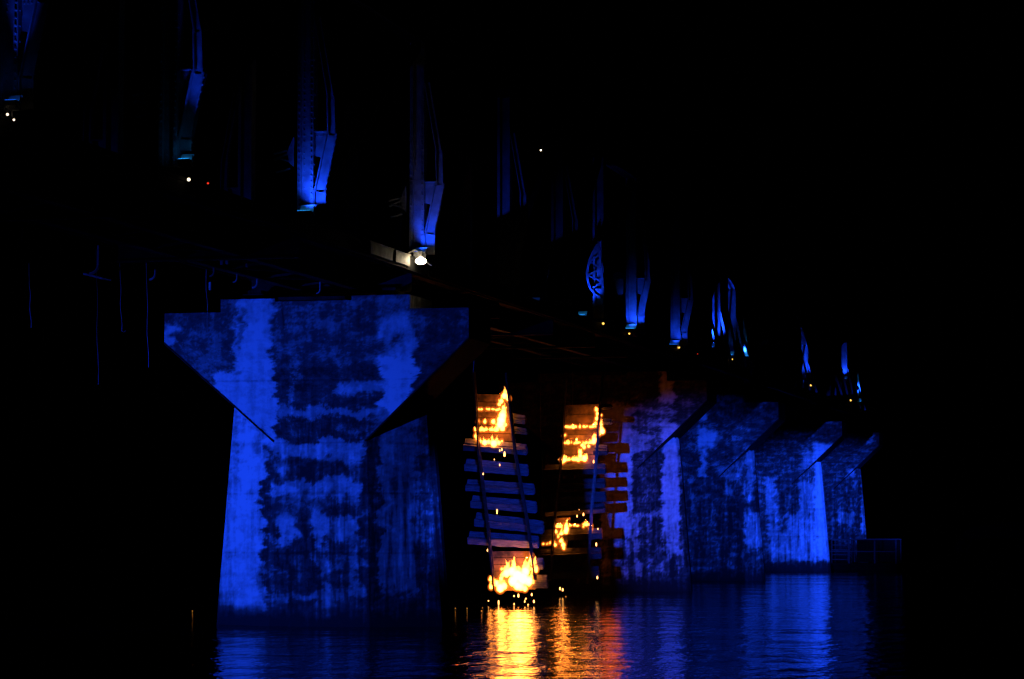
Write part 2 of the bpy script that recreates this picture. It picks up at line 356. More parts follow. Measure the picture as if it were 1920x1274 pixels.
# ---------------------------------------------------------------- steel trusses
XR, XL, ZD = -22.9, -28.62, 11.6
def post_mesh(X, Y, h, rivets, wx=.46, wy=.40):
    bm = bmesh.new()
    box(bm, (X, Y, ZD+h/2), (wx-.16, wy-.20, h))
    for s in (-1, 1):                      # flange channels
        box(bm, (X+s*(wx/2-.05), Y, ZD+h/2), (.10, wy, h+.002))
        if rivets:
            n = int(h/.16)
            for k in range(n):
                rivet(bm, (X+s*(wx/2-.05), Y-wy/2, ZD+.1+k*.16), (0, -1, 0), .034)
                if s > 0 and k % 2 == 0: rivet(bm, (X+wx/2, Y-.12, ZD+.1+k*.16), (1, 0, 0), .024)
    if rivets:
        for k in range(int(h/.16)): rivet(bm, (X-.06, Y-wy/2+.10, ZD+.1+k*.16), (0, -1, 0), .024)
    return bm
def knee_mesh(X, Y, s, h, rivets):
    """outrigger brace: from the post foot out to a knee, then leaning back to the post top"""
    bm = bmesh.new(); x0 = X+s*.23
    pts = [(x0+s*.17, ZD+.02), (x0+s*.17, ZD+.65), (x0+s*.50, ZD+2.2), (x0+s*.47, ZD+3.2), (x0+s*.08, ZD+h-1.3)]
    for i in range(len(pts)-1):
        a = Vector((pts[i][0], Y-.05, pts[i][1])); b = Vector((pts[i+1][0], Y-.05, pts[i+1][1]))
        d = (b-a).normalized(); a2 = a-d*.03; b2 = b+d*.03
        wd = (.30, .27, .19, .15)[i]
        bar(bm, a2, b2, wd, .05)
        side = Vector((d.z, 0, -d.x))
        for q in (-1, 1): bar(bm, a2+side*q*wd/2+Vector((0, .02*q, 0)), b2+side*q*wd/2+Vector((0, .02*q, 0)), .03, .22)
        if rivets:
            n = max(2, int((b-a).length/.17))
            for k in range(n):
                p = a.lerp(b, (k+.5)/n)
                rivet(bm, p+side*s*(wd/2+.015)+Vector((0, -.05, 0)), side*s, .026)
                rivet(bm, p+side*s*(wd/2-.035)+Vector((0, -.025, 0)), (0, -1, 0), .018)
    return bm
def gusset_mesh(X, Y, s, rivets):
    bm = bmesh.new(); x0 = X+s*.232
    poly = [(x0, ZD+1.62), (x0+s*.24, ZD+1.55), (x0+s*.42, ZD+2.2), (x0+s*.42, ZD+2.26), (x0, ZD+2.26)]
    prism(bm, [(a, Y-.02, b) for a, b in poly], (0, .03, 0))
    box(bm, (x0+s*.22, Y-.06, ZD+2.275), (.44, .16, .03))
    if rivets:
        for k in range(5): rivet(bm, (x0+s*(.05+.085*k), Y-.02, ZD+2.18), (0, -1, 0), .026)
    return bm
def lattice_gusset(X, Y, s):
    bm = bmesh.new(); x0 = X+s*.40
    prism(bm, [(x0, Y, ZD+2.2), (x0, Y, ZD+1.35), (x0+s*.12, Y, ZD+1.45), (x0+s*.2, Y, ZD+1.75)], (0, .03, 0))
    for a, b in (((.12, 1.5), (.5, 1.62)), ((.16, 1.72), (.55, 1.55)), ((.2, 1.8), (.58, 1.72)), ((.1, 1.3), (.5, 1.2))):
        bar(bm, (x0+s*a[0], Y, ZD+a[1]), (x0+s*b[0], Y, ZD+b[1]), .05, .04)
    for k in range(3): rivet(bm, (x0+s*.06, Y, ZD+1.5+k*.2), (0, -1, 0), .026)
    return bm
def leaf_brace(X, Y):
    """narrow lens shaped brace with triangular openings"""
    bm = bmesh.new()
    z0 = ZD+.75; H = 2.35
    def edge(t, s):
        wl = .62*math.sin(math.pi*min(1, t**.75))**.8
        return X+.30-.23*t-(wl if s < 0 else 0), z0+H*t
    n = 10
    for s in (-1, 1):
        for k in range(n):
            a = edge(k/n, s); b = edge((k+1)/n, s)
            bar(bm, (a[0], Y, a[1]), (b[0], Y, b[1]), .10, .03 if s < 0 else .10)
    for k in range(5):
        t0 = .2+.12*k; t1 = t0+.12
        sa, sb = (1, -1) if k % 2 else (-1, 1)
        a = edge(t0, sa); b = edge(t1, sb); bar(bm, (a[0], Y+.02, a[1]), (b[0], Y+.02, b[1]), .07, .03)
    for t0, t1 in ((0, .2), (.80, 1.0)):
        pl = [edge(t0+(t1-t0)*k/4, -1) for k in range(5)]+[edge(t1-(t1-t0)*k/4, 1) for k in range(5)]
        prism(bm, [(a, Y+.04, b) for a, b in pl], (0, .02, 0))
    return bm

def add_post(span, X, Y, h, rivets, outer=1, kind='plain'):
    p = obj('post', post_mesh(X, Y, h, rivets), STEEL, span)
    def sub(name, bm):
        o = obj(name, bm, STEEL); o.parent = p; o.location = (0, 0, 0); return o
    if kind == 'leaf':
        sub('lattice_brace', leaf_brace(X-.02, Y-.34)); return p
    sub('knee_brace', knee_mesh(X, Y, outer, h, rivets)); sub('gusset_plate', gusset_mesh(X, Y, outer, rivets))
    if rivets: sub('lattice_plate', lattice_gusset(X, Y, -outer))
    if abs(Y-114.5) < .1: sub('gusset_plate', gusset_mesh(X-.15, Y, -outer, False))
    return p
def rect_span(y0, y1, ys, label, near, leaf=()):
    H = 6.7
    t = thing('truss_span', label, 'bridge truss', (AX, y0, 10.2), 'steel truss spans of the bridge')
    for X, out in ((XR, 1), (XL, -1)):
        bm = bmesh.new()
        box(bm, (X, (y0+y1)/2, 11.36), (.36, y1-y0, .10)); box(bm, (X+.13*out, (y0+y1)/2, 11.2), (.04, y1-y0, .46)); box(bm, (X-.13*out, (y0+y1)/2, 11.2), (.04, y1-y0, .46))
        obj('bottom_chord', bm, DECKSTEEL, t)
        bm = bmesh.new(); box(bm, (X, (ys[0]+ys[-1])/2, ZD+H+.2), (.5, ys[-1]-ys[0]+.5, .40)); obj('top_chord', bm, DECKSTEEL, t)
        for i, y in enumerate(ys):
            add_post(t, X, y, H, near and X == XR, out, 'leaf' if (y in leaf and X == XR) else 'plain')
        for i in range(len(ys)-1):
            a, b = ys[i], ys[i+1]
            lo, hi = a, b
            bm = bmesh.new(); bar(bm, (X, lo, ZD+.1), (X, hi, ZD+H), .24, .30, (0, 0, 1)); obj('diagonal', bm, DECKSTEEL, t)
    for y in ys:
        bm = bmesh.new(); xa, xb = XL+.2, XR-.2
        box(bm, ((xa+xb)/2, y, 10.86), (xb-xa, .05, .86)); box(bm, ((xa+xb)/2, y, 10.45), (xb-xa, .30, .05)); box(bm, ((xa+xb)/2, y, 11.31), (xb-xa, .30, .04))
        obj('floor_beam', bm, DECKSTEEL, t)
    return t
Y1S = [40.4, 49.95, 58.9, 69.2, 80.3]
Y2S = [91.5, 100.0, 107.6, 114.5, 125.2]
rect_span(39, 80.8, Y1S, 'near steel truss span with riveted blue lit posts leading up to the nearest pier', True)
rect_span(81.0, 126.5, Y2S, 'middle steel truss span over the burning tracks, between the two nearest piers', False, (107.6,))
def arch_span(y0, y1, label):
    t = thing('arched_truss', label, 'bridge truss', (AX, y0, 10.2), 'curved steel truss spans of the bridge')
    n = 6; H = 4.6
    for X, out in ((XR, 1), (XL, -1)):
        pts = []
        for k in range(n*3+1):
            u = k/(n*3); pts.append((y0+(y1-y0)*u, ZD+.15+H*math.sin(math.pi*u)**.62))
        bm = bmesh.new()
        for a, b in zip(pts, pts[1:]): bar(bm, (X, a[0]-.02, a[1]), (X, b[0]+.02, b[1]), .42, .34, (1, 0, 0))
        obj('top_chord', bm, STEEL, t)
        bm = bmesh.new(); box(bm, (X, (y0+y1)/2, 11.36), (.36, y1-y0, .5)); obj('bottom_chord', bm, DECKSTEEL, t)
        for k in range(1, n):
            u = k/n; y = y0+(y1-y0)*u; h = H*math.sin(math.pi*u)**.62
            bm = bmesh.new(); box(bm, (X, y, ZD+h/2), (.34, .22, h)); box(bm, (X, y-.12, ZD+h/2), (.40, .02, h-.3)); p = obj('post', bm, STEEL if k in (1, 4) else DIMSTEEL, t)  # two posts keep the paler steel so they read as lit
            bm = bmesh.new(); bar(bm, (X+out*.17, y, ZD+h*.6), (X+out*.75, y, ZD-.05), .12, .10); o = obj('knee_brace', bm, STEEL); o.parent = p
        for k in range(n):
            ua, ub = k/n, (k+1)/n
            if k < n/2: a, b = (ub, 0), (ua, 1)
            else: a, b = (ua, 0), (ub, 1)
            za = ZD; zb = ZD+.15+H*math.sin(math.pi*b[0])**.62
            if zb > ZD+.6:
                bm = bmesh.new(); bar(bm, (X, y0+(y1-y0)*a[0], za), (X, y0+(y1-y0)*b[0], zb), .14, .10, (1, 0, 0)); obj('diagonal', bm, DIMSTEEL, t)
    for k in range(0, n+1, 1):
        y = y0+(y1-y0)*k/n
        bm = bmesh.new(); box(bm, ((XL+XR)/2, y, 10.86), (XR-XL-.4, .06, .86)); box(bm, ((XL+XR)/2, y, 10.45), (XR-XL-.4, .3, .05))
        obj('floor_beam', bm, DECKSTEEL, t)
    return t
arch_span(131.8, 147.2, 'nearest curved steel truss span, its arch outlined in blue above the third pier')
arch_span(155, 174.6, 'middle curved steel truss span with one bright blue post above the fourth pier')
arch_span(183, 202.5, 'farthest and smallest curved steel truss span at the right end of the bridge')
# railway deck
t = thing('railway_deck', 'dark railway deck with rails, timber sleepers and side walkways running along the bridge', 'railway deck', (AX, 39, 10.2))
yA, yB = 39, 222; yc = (yA+yB)/2; yl = yB-yA
for s in (-1, 1):
    bm = bmesh.new(); X = AX+s*.9
    box(bm, (X, yc, 10.9), (.04, yl, .72)); box(bm, (X, yc, 10.53), (.3, yl, .05)); box(bm, (X, yc, 11.27), (.3, yl, .05)); obj('stringer', bm, DECKSTEEL, t)
    bm = bmesh.new(); X = AX+s*.53
    box(bm, (X, yc, 11.66), (.065, yl, .05)); box(bm, (X, yc, 11.6), (.02, yl, .10)); box(bm, (X, yc, 11.54), (.12, yl, .03)); obj('rail', bm, RAIL, t)
    bm = bmesh.new()
    Xa, Xb = (AX+1.12, XR-.26) if s > 0 else (XL+.26, AX-1.12)
    n = int(yl/.6)
    for k in range(n): box(bm, ((Xa+Xb)/2, yA+.3+k*.6, 11.40+.008*random.random()), (Xb-Xa, .56, .05))
    box(bm, (Xb-.03 if s > 0 else Xa+.03, yc, 11.26), (.06, yl, .20)); obj('walkway', bm, DECKSTEEL, t)
bm = bmesh.new(); n = int(yl/.62)
for k in range(n): box(bm, (AX+random.uniform(-.05, .05), yA+.2+k*.62, 11.41), (2.1, .22, .20))
tag(obj('sleepers', bm, CHAR, t), kind='stuff')
bm = bmesh.new()
for k in range(60):
    y = yA+1+k*3.03
    bar(bm, (AX-.9, y, 10.62), (AX+.9, y+1.5, 10.62), .1, .06, (0, 0, 1)); bar(bm, (AX+.9, y+1.5, 10.6), (AX-.9, y+3, 10.6), .1, .06, (0, 0, 1))
obj('lateral_bracing', bm, DECKSTEEL, t)
# pale side plates beside the white lamp
for a, b in ((74.4, 76.9), (77.0, 78.7)):
    bm = bmesh.new(); box(bm, (XR+.185, (a+b)/2, 11.24), (.03, b-a-.06, .34)); box(bm, (XR+.205, a+.05, 11.24), (.04, .05, .38)); box(bm, (XR+.20, (a+b)/2, 11.42), (.05, b-a, .03)); obj('side_plate', bm, PANEL, t)

# curved pipe brackets under the near deck
for i, (x, y, k) in enumerate(((185, 500, 1.0), (291, 516, .62), (401, 512, .45), (444, 524, .4), (482, 533, .5), (40, 450, .7), (600, 545, .4))):
    p = onZ(x, y, 10.35); s = p.y/F*36*k; bm = bmesh.new()
    pts = [p+Vector((0, 0, s*1.2))]+[p+Vector((-s*.55+s*.55*math.cos(a), 0, -s*.55*math.sin(a)+s*.15)) for a in [j*math.pi/2/6 for j in range(7)]]
    tube(bm, pts, .035*k+.01); o = obj('pipe_bracket', bm, LAMPBODY, t)
# plate fragments catching the flood light under the deck
bm = bmesh.new(); p = onZ(182, 520, 10.2); box(bm, p, (.62, .6, .05), Matrix.Rotation(.25, 3, 'Y')); obj('hanger_plate', bm, LAMPBODY, t)
for x, y, wd, hh in ((416, 490, .08, .2), (426, 489, .08, .2), (394, 537, .06, .25), (547, 566, .1, .05), (463, 498, .05, .1)):
    bm = bmesh.new(); p = onZ(x, y, 10.5); box(bm, p, (wd, .1, hh)); obj('hanger_plate', bm, LAMPBODY, t)

# ---------------------------------------------------------------- hanging wires
WL = [(55, 525, 615, 'thin wire hanging under the deck at the far left of the photo'),
      (181, 500, 722, 'longest thin wire hanging from the deck, below the curved pipe bracket'),
      (225, 512, 622, 'thin wire hanging from the deck with a small hook at its lower end'),
      (275, 520, 690, 'faintest thin wire hanging just left of the nearest pier'),
      (387, 530, 642, 'blue lit thin wire hanging in front of the left wing of the nearest pier')]
for x, y0, y1, lab in WL:
    p = onZ(x, y0, 10.4)
    if x > 300: p = onY(x, y0, 76.5)
    q = onY(x+3, y1, p.y); bm = bmesh.new()
    pts = [p.lerp(q, k/8)+Vector((.02*math.sin(k*1.3+x), 0, 0)) for k in range(9)]
    pts[0] = Vector((pts[0].x, pts[0].y, 10.9))
    if x == 225: pts += [q+Vector((.08, 0, -.02)), q+Vector((.12, 0, .03))]
    tube(bm, pts, .009, 4); tag(obj('hanging_wire', bm, CABLE), lab, 'wire', 'wires hanging under the bridge deck')
for x, y0, y1, Y, lab in ((1012, 640, 1000, 108, 'wire hanging in the gap between the two burning tracks'),
                          (1072, 640, 960, 116, 'wire hanging behind the burning right track'),
                          (883, 514, 700, 90, 'short wire hanging from the deck just right of the nearest pier cap')):
    p = onY(x, y0, Y); q = onY(x+6, y1, Y); bm = bmesh.new(); p.z = 10.7
    tube(bm, [p.lerp(q, k/10)+Vector((.03*math.sin(k*1.1), .0, 0)) for k in range(11)], .008, 4)
    tag(obj('hanging_wire', bm, CABLE), lab, 'wire', 'wires hanging under the bridge deck')

# ---------------------------------------------------------------- hanging burning tracks
def track(Y, tilt, rails, sleepers, boards, label, m):
    """rails: two pixel polylines; sleepers: (xl, yl, xr, yr, height px)"""
    px = Y/F
    t = thing('hanging_track', label, 'hanging track', onY((rails[0][0][0]+rails[1][0][0])/2, rails[0][0][1], Y), 'wrecked lengths of track hanging in the gap')
    for r in rails:
        pts = [onY(x, y, Y-.20+(k*tilt)) for k, (x, y) in enumerate(r)]
        pts.insert(0, pts[0]+(pts[0]-pts[1]).normalized()*.9)
        bm = bmesh.new()
        for a, b in zip(pts, pts[1:]):
            bar(bm, a, b, .075, .05); bar(bm, a+Vector((0, .06, 0)), b+Vector((0, .06, 0)), .03, .09); bar(bm, a+Vector((0, .12, 0)), b+Vector((0, .12, 0)), .13, .03)
        obj('rail', bm, RAIL, t)
    for xl, yl, xr, yr, hp in sleepers:
        a = onY(xl, yl, Y); b = onY(xr, yr, Y); a.y += .10; b.y += .10
        d = (b-a).normalized(); bm = bmesh.new()
        h = hp*px*random.uniform(.86, 1.12); a = a+Vector((random.uniform(-.12, .08), 0, random.uniform(-.03, .03))); b = b+Vector((random.uniform(-.06, .06), 0, random.uniform(-.03, .03))); rot = Matrix.Rotation(math.radians(random.uniform(12, 26)), 3, d)
        up = rot @ Vector((0, 1, 0))
        # sawn baulk with a split along the face and a chewed end
        bar(bm, a, b, h*.5, .26, up)
        up2 = rot.inverted() @ Vector((0, 1, 0))
        bar(bm, a+Vector((.05, .06, h*.40)), b+Vector((-.04, .06, h*.36)), h*.42, .22, up2)
        bmesh.ops.subdivide_edges(bm, edges=[e for e in bm.edges if e.calc_length() > 1], cuts=14)
        for v in bm.verts: v.co += Vector((.02*noise.noise(v.co*3), .02*noise.noise(v.co*4+Vector((5, 0, 0))), .022*noise.noise(v.co*5)))
        obj('sleeper', bm, m, t)
    for quad in boards:
        P = [onY(x, y, Y+.42) for x, y in quad]
        bm = bmesh.new()
        n = 6
        for k in range(n):       # boards side by side, each a little off
            u0, u1 = k/n, (k+1)/n-.012
            l0, l1 = P[0].lerp(P[3], u0), P[0].lerp(P[3], u1); r0, r1 = P[1].lerp(P[2], u0), P[1].lerp(P[2], u1)
            dy = Vector((0, random.uniform(-.02, .03), 0))
            prism(bm, [l0+dy, r0+dy, r1+dy, l1+dy], (0, .05, 0))
        obj('backing_board', bm, BOARD, t)
    return t
random.seed(11)
track(101, .02, [[(890, 740), (897, 850), (913, 980), (926, 1108)], [(953, 742), (965, 850), (988, 980), (1003, 1088)]],
      [(956, 788, 985, 790, 17), (960, 808, 987, 811, 13),
       (867, 838, 990, 848, 25), (871, 875, 992, 886, 24), (876, 912, 1001, 921, 24), (882, 945, 1004, 955, 25), (886, 980, 1017, 993, 25), (882, 1014, 1010, 1022, 28),
       (996, 1060, 1020, 1062, 20), (1000, 1094, 1026, 1096, 24)],
      [[(890, 739), (955, 741), (967, 829), (900, 829)], [(916, 1034), (993, 1034), (1004, 1106), (928, 1110)]],
      'blue lit hanging length of track with pale sleepers, burning at its top and bottom', TIMBER)
track(114, -.02, [[(1058, 735), (1053, 850), (1040, 960), (1030, 1090)], [(1126, 740), (1118, 850), (1108, 960), (1100, 1095)]],
      [(1120, 764, 1146, 763, 11), (1119, 793, 1146, 792, 11), (1114, 848, 1138, 846, 22),
       (1022, 886, 1136, 882, 24), (1020, 912, 1134, 909, 22), (1018, 938, 1134, 934, 20), (1020, 962, 1136, 956, 16), (1012, 1010, 1128, 1004, 26), (1008, 1044, 1126, 1040, 26), (1004, 1078, 1122, 1076, 26)],
      [[(1058, 760), (1126, 758), (1116, 872), (1049, 872)], [(1044, 972), (1070, 970), (1062, 1034), (1036, 1034)]],
      'dark charred hanging length of track with two bands of fire before the second pier', CHAR)

# ---------------------------------------------------------------- fires
def fire(Y, blobs, strips, label, lamp, seed):
    px = Y/F; rnd = random.Random(seed)
    allp = [b[:2] for b in blobs]; c = onY(sum(p[0] for p in allp)/len(allp), sum(p[1] for p in allp)/len(allp), Y)
    t = thing('fire', label, 'fire', c, 'fires on the hanging tracks')
    pts = []
    for x, y, r in blobs: pts.append((x, y, r))
    for x0, x1, y, r in strips:
        k = x0
        while k <= x1:
            pts.append((k, y+rnd.uniform(-.7, .7)+(k-x0)*(-.015 if Y > 110 else .012), r*rnd.uniform(.6, 1.1)))
            k += r*rnd.uniform(.35, .6)*(1 if rnd.random() > .08 else 5)
    def build(scale, extra, tongues):
        bm = bmesh.new(); rn = random.Random(seed+1)
        for x, y, r in pts:
            p = onY(x, y, Y-.03); rr = r*px*scale+extra
            res = bmesh.ops.create_icosphere(bm, subdivisions=2, radius=1)['verts']
            for v in res: v.co = p+Vector((v.co.x*rr, v.co.y*min(rr, .2+extra), v.co.z*rr*1.15))
            if tongues and (r > 2.2 or rn.random() < .3):
                for _ in range(3 if r > 4 else 2):
                    hx = rn.uniform(-.6, .6)*rr; hh = rr*rn.uniform(1.2, 3.6); wd = rr*rn.uniform(.3, .55)
                    lean = rn.uniform(-.3, .3)*hh
                    tube(bm, [p+Vector((hx, 0, 0)), p+Vector((hx+lean*.3, 0, hh*.45)), p+Vector((hx+lean*.6, 0, hh*.8)), p+Vector((hx+lean, 0, hh))], [wd, wd*.85, wd*.45, wd*.08], 6)
        return bm
    o = obj('flame', build(1.05, 0, True), FLAME, t)
    md = o.modifiers.new('remesh', 'REMESH'); md.mode = 'VOXEL'; md.voxel_size = .017
    tx = bpy.data.textures.new('flame_noise', 'CLOUDS'); tx.noise_scale = .09
    dm = o.modifiers.new('displace', 'DISPLACE'); dm.texture = tx; dm.strength = .06; dm.mid_level = .5; dm.texture_coords = 'GLOBAL'
    o = obj('flame_halo', build(1.15, .06, False), GLOW, t)
    md = o.modifiers.new('remesh', 'REMESH'); md.mode = 'VOXEL'; md.voxel_size = .035
    for x, y, wt, dy in [(q+(-.18,))[:4] for q in lamp]:
        p = onY(x, y, Y); p.y += dy
        point('fire_and_fill_light', p, wt, (1, .19, .016) if dy < .5 else (1, .12, .01), .1 if dy < .5 else .5)  # wide ones behind the track are extra lamps added to redden the pier
FP = 105
fire(101, [(946, 742, 5.5), (953, 748, 4.5), (940, 753, 4), (936, 758, 3), (944, 765, 3.6), (943, 772, 4), (942, 780, 7), (940, 788, 8), (938, 796, 7), (942, 803, 5), (948, 797, 3), (932, 804, 4),
           (898, 768, 2), (903, 768, 2.2), (896, 791, 2.7), (909, 791, 3), (925, 791, 4), (893, 812, 2), (892, 818, 3), (895, 823, 3), (900, 827, 3), (909, 830, 5), (916, 829, 3.5), (926, 832, 6), (935, 830, 3.5), (941, 827, 2.2)],
     [(913, 945, 768, 2), (892, 936, 806, 2.6)], 'bright fire climbing the right rail at the top of the blue lit track', [(943, 786, FP*0.231, .06), (946, 752, FP*0.105, .06), (905, 820, FP*0.092, .06), (922, 800, FP*0.076, .06)], 1)
fire(101, [(997, 1042, 3), (996, 1050, 4.5), (1000, 1058, 5), (1003, 1068, 6), (950, 1075, 7), (960, 1072, 8), (970, 1080, 10), (980, 1085, 11), (985, 1072, 8), (991, 1090, 8), (970, 1098, 8), (984, 1104, 5),
           (930, 1094, 5.5), (938, 1103, 7.5), (945, 1099, 6), (920, 1086, 3.5), (921, 1101, 4), (1000, 1092, 3), (962, 1090, 9), (976, 1100, 7), (940, 1085, 4), (944, 1078, 4)],
     [(941, 1000, 1067, 2.2)], 'largest fire, a white hot mass at the foot of the blue lit track', [(974, 1084, FP*0.378, .06), (940, 1098, FP*0.189, .06), (990, 1066, FP*0.168, .06), (958, 1074, FP*0.126, .06), (975, 1098, FP*.15, -.3)], 2)
fire(114, [(1118, 768, 3), (1120, 776, 3), (1119, 785, 3), (1117, 794, 2.8), (1127, 779, 2), (1126, 795, 4), (1126, 803, 3.4), (1129, 809, 5), (1123, 815, 3), (1116, 817, 2), (1114, 825, 4.5), (1113, 829, 4),
           (1092, 835, 3), (1095, 839, 3), (1104, 837, 2.4), (1088, 848, 3.5), (1088, 855, 3.6), (1096, 860, 5), (1085, 864, 2.5), (1058, 863, 4), (1054, 868, 2.5), (1057, 818, 2.6), (1060, 816, 2)],
     [(1061, 1117, 801, 2.1), (1056, 1115, 831, 2.2), (1052, 1095, 862, 2.6)], 'zigzag fire in thin bands across the upper part of the charred right track', [(1118, 786, FP*0.168, .06), (1095, 800, FP*0.084, .06), (1112, 826, FP*0.118, .06), (1088, 852, FP*0.147, .06), (1066, 862, FP*0.063, .06), (1134, 800, FP*.42, .95)], 3)
fire(114, [(1062, 985, 3.5), (1062, 992, 4.5), (1061, 997, 4.5), (1053, 1001, 3.5), (1042, 997, 3), (1047, 1006, 3), (1052, 1014, 3.6), (1056, 1022, 4), (1057, 1028, 2.6), (1038, 1016, 2.6), (1041, 1022, 3), (1100, 984, 3), (1094, 988, 2), (1108, 992, 2.6), (1109, 986, 2)],
     [(1040, 1065, 987, 2.4), (1068, 1086, 986, 1.2), (1018, 1032, 1020, 1.6), (1094, 1106, 984, 2.4)], 'smaller fire low on the charred right track beside the left rail', [(1056, 992, FP*0.168, .06), (1052, 1018, FP*0.105, .06), (1104, 986, FP*0.084, .06), (1134, 985, FP*.28, .95)], 4)

def ember(x, y, Y, rx, rz, m, label, group):
    bm = bmesh.new(); bmesh.ops.create_icosphere(bm, subdivisions=2, radius=1); px = Y/F
    for v in bm.verts:
        k = 1+.35*noise.noise(v.co*1.5+Vector((x, y, 0)))
        v.co = Vector((v.co.x*rx*px*k*.58*(1-.25*v.co.z), v.co.y*rx*px*.68, v.co.z*rz*px*k*.72))
    me = bpy.data.meshes.new('ember'); bm.to_mesh(me); bm.free(); me.materials.append(m)
    o = bpy.data.objects.new('ember', me); COL.objects.link(o); o.location = onY(x, y, Y)
    tag(o, label, 'ember', group)
G = 'embers dropping from the burning tracks'
ember(946, 852, 100.5, 3.2, 6.5, EMBER, 'largest falling ember, a teardrop just below the upper fire on the left track', G)
for x, y, a, b in ((937, 845, 1.4, 3.5), (941, 843, 1.8, 4)): ember(x, y, 100.5, a, b, EMBER, 'small falling ember beside the largest one under the upper left fire', 'ember pair under the upper left fire')
ember(927, 862, 100.5, 1.1, 2, EMBER, 'tiny ember falling past the second pale sleeper from the top', G)
ember(937, 872, 100.5, 1.4, 3.6, EMBER, 'thin falling ember in front of a pale sleeper, right of the tiny one', G)
ember(906, 889, 100.5, 1.9, 3, EMBER, 'round ember falling beside the left rail above the middle pale sleeper', G)
ember(932, 959, 100.5, 1.8, 7, EMBER, 'longest falling ember streak, at the middle of the blue lit track', G)
ember(914, 1032, 100.5, 1.3, 4, EMBER, 'short ember streak beside the left rail, just above the largest fire', G)
for x, y, a, b in ((972, 1117, 2.4, 5), (964, 1118, 1.8, 2.4), (997, 1115, 2, 4), (964, 1133, 1.2, 2.6), (984, 1128, 1.4, 3), (986, 1123, 1.6, 2.2), (1001, 1128, 2.2, 4), (990, 1134, 1.2, 1.6), (916, 1127, 1.6, 1.4)):
    ember(x, y, 100.5, a, b, EMBER, 'small ember dropping from the largest fire towards the water', 'small embers under the largest fire')
ember(935, 1130, 100.5, 1.9, 6.5, EMBER, 'long falling ember under the left end of the largest fire', G)
ember(1082, 968, 113.5, 1.5, 3.6, EMBER, 'falling ember above the lower right fire, left one of a pair', G)
ember(1094, 965, 113.5, 2.2, 4.2, EMBER, 'falling ember above the lower right fire, right one of a pair', G)
ember(1086, 956, 113.5, .9, 1, EMBER, 'tiny spark just above the pair of embers on the right track', G)
ember(1121, 992, 113.5, 1.9, 2, EMBER, 'round ember at the right end of the lower right fire', G)
ember(1118, 1021, 113.5, 2.2, 5.2, EMBER, 'bright elongated ember right of the charred track, below the lower right fire', G)
ember(1120, 1083, 113.5, 2.4, 4.2, EMBER, 'bright blocky ember low beside the foot of the right track', G)
ember(1113, 866, 113.5, 2.0, 4.4, EMBER, 'falling ember at the right end of the lowest band of the zigzag fire', G)
for x, y in ((1050, 1104), (1055, 1106)): ember(x, y, 113.5, 2.0, 4.2, EMBER, 'one of two falling embers side by side under the charred track', 'two embers side by side under the charred track')
ember(1061, 1120, 113, 1.4, 3, EMBER_DIM, 'dim ember just above the water under the charred track', G)
ember(1096, 1122, 113, 1.8, 1.6, EMBER, 'lone round ember near the water right of the charred track', G)
for k in (1047, 1053): ember(k, 862, 113.6, 1.4, 1.4, EMBER_DIM, 'spark on the left rail beside the zigzag fire', 'sparks on the left rail of the charred track')
for x, y, a in ((854, 1141, 1.8), (876, 1141, 1.6), (903, 1146, 2.2), (905, 1140, 1.2), (972, 1140, 1.8)):
    p = onZ(x, y, .05); ember(x, y, p.y, a*.75, a*.5, EMBER_DIM, 'glowing ember floating on the water left of the fire reflection' if x < 910 else 'glowing ember floating on the water under the largest fire', 'embers floating on the water')
p = onZ(361, 1146, .05); ember(361, 1146, p.y, 1.2, .9, EMBER_DIM, 'lone orange spark on the dark water left of the nearest pier', 'embers floating on the water')

# ---------------------------------------------------------------- lamps on the bridge
def floodlight(p, lens, label, size=.22, aim=None, watts=0, deg=50, color=BLUE, group='small floodlights along the bridge deck', turn=0.):
    t = thing('floodlight', label, 'floodlight', p, group)
    p = Vector(p); k = size/.22
    R = Matrix.Rotation(turn, 3, 'Z') @ Matrix.Rotation(-.25, 3, 'X')
    bm = bmesh.new()
    for a, s in (((0, 0, -.06), (.26, .20, .10)), ((0, 0, 0), (.32, .24, .03)), ((-.165, 0, -.02), (.012, .06, .12)), ((.165, 0, -.02), (.012, .06, .12))):
        box(bm, p+R @ Vector(a)*k, tuple(q*k for q in s), R)
    for q in range(5): box(bm, p+R @ Vector((-.1+.05*q, 0, -.125))*k, (.012*k, .18*k, .04*k), R)
    obj('housing', bm, LAMPBODY, t)
    bm = bmesh.new(); box(bm, p+R @ Vector((0, .135, .13))*k, (.32*k, .012, .24*k), R @ Matrix.Rotation(-.35, 3, 'X')); box(bm, p+R @ Vector((.165, .07, .09))*k, (.012, .13*k, .14*k), R); obj('glow_plate', bm, PANEL, t)  # pale plate added to catch the lens light as a bright patch
    bm = bmesh.new(); box(bm, p+R @ Vector((0, 0, .022))*k, (.27*k, .19*k, .012), R); obj('lens', bm, lens, t)
    bm = bmesh.new()
    tube(bm, [p+Vector((-.17*k, 0, 0)), p+Vector((-.18*k, 0, -.18*k)), p+Vector((.18*k, 0, -.18*k)), p+Vector((.17*k, 0, 0))], .014*k, 5)
    tube(bm, [p+Vector((0, 0, -.18*k)), p+Vector((0, .02, -.32*k))], .02*k, 5); obj('bracket', bm, LAMPBODY, t)
    if watts: 
        l = spot('lamp_beam', p+Vector((0, -.05, .12*k)), aim, watts, deg, .85, color, .06)
    return t
UP = 1300
def base(Y, dx=-.25, dy=-.75, dz=.05): return Vector((XR+dx, Y+dy, ZD+dz))
floodlight(base(69.2, .22, -.85, -.05), LENS_CYAN, 'cyan floodlight at the foot of the brightest riveted post', .30, (XR+.5, 69.2, ZD+1.05), UP*.32, 84)
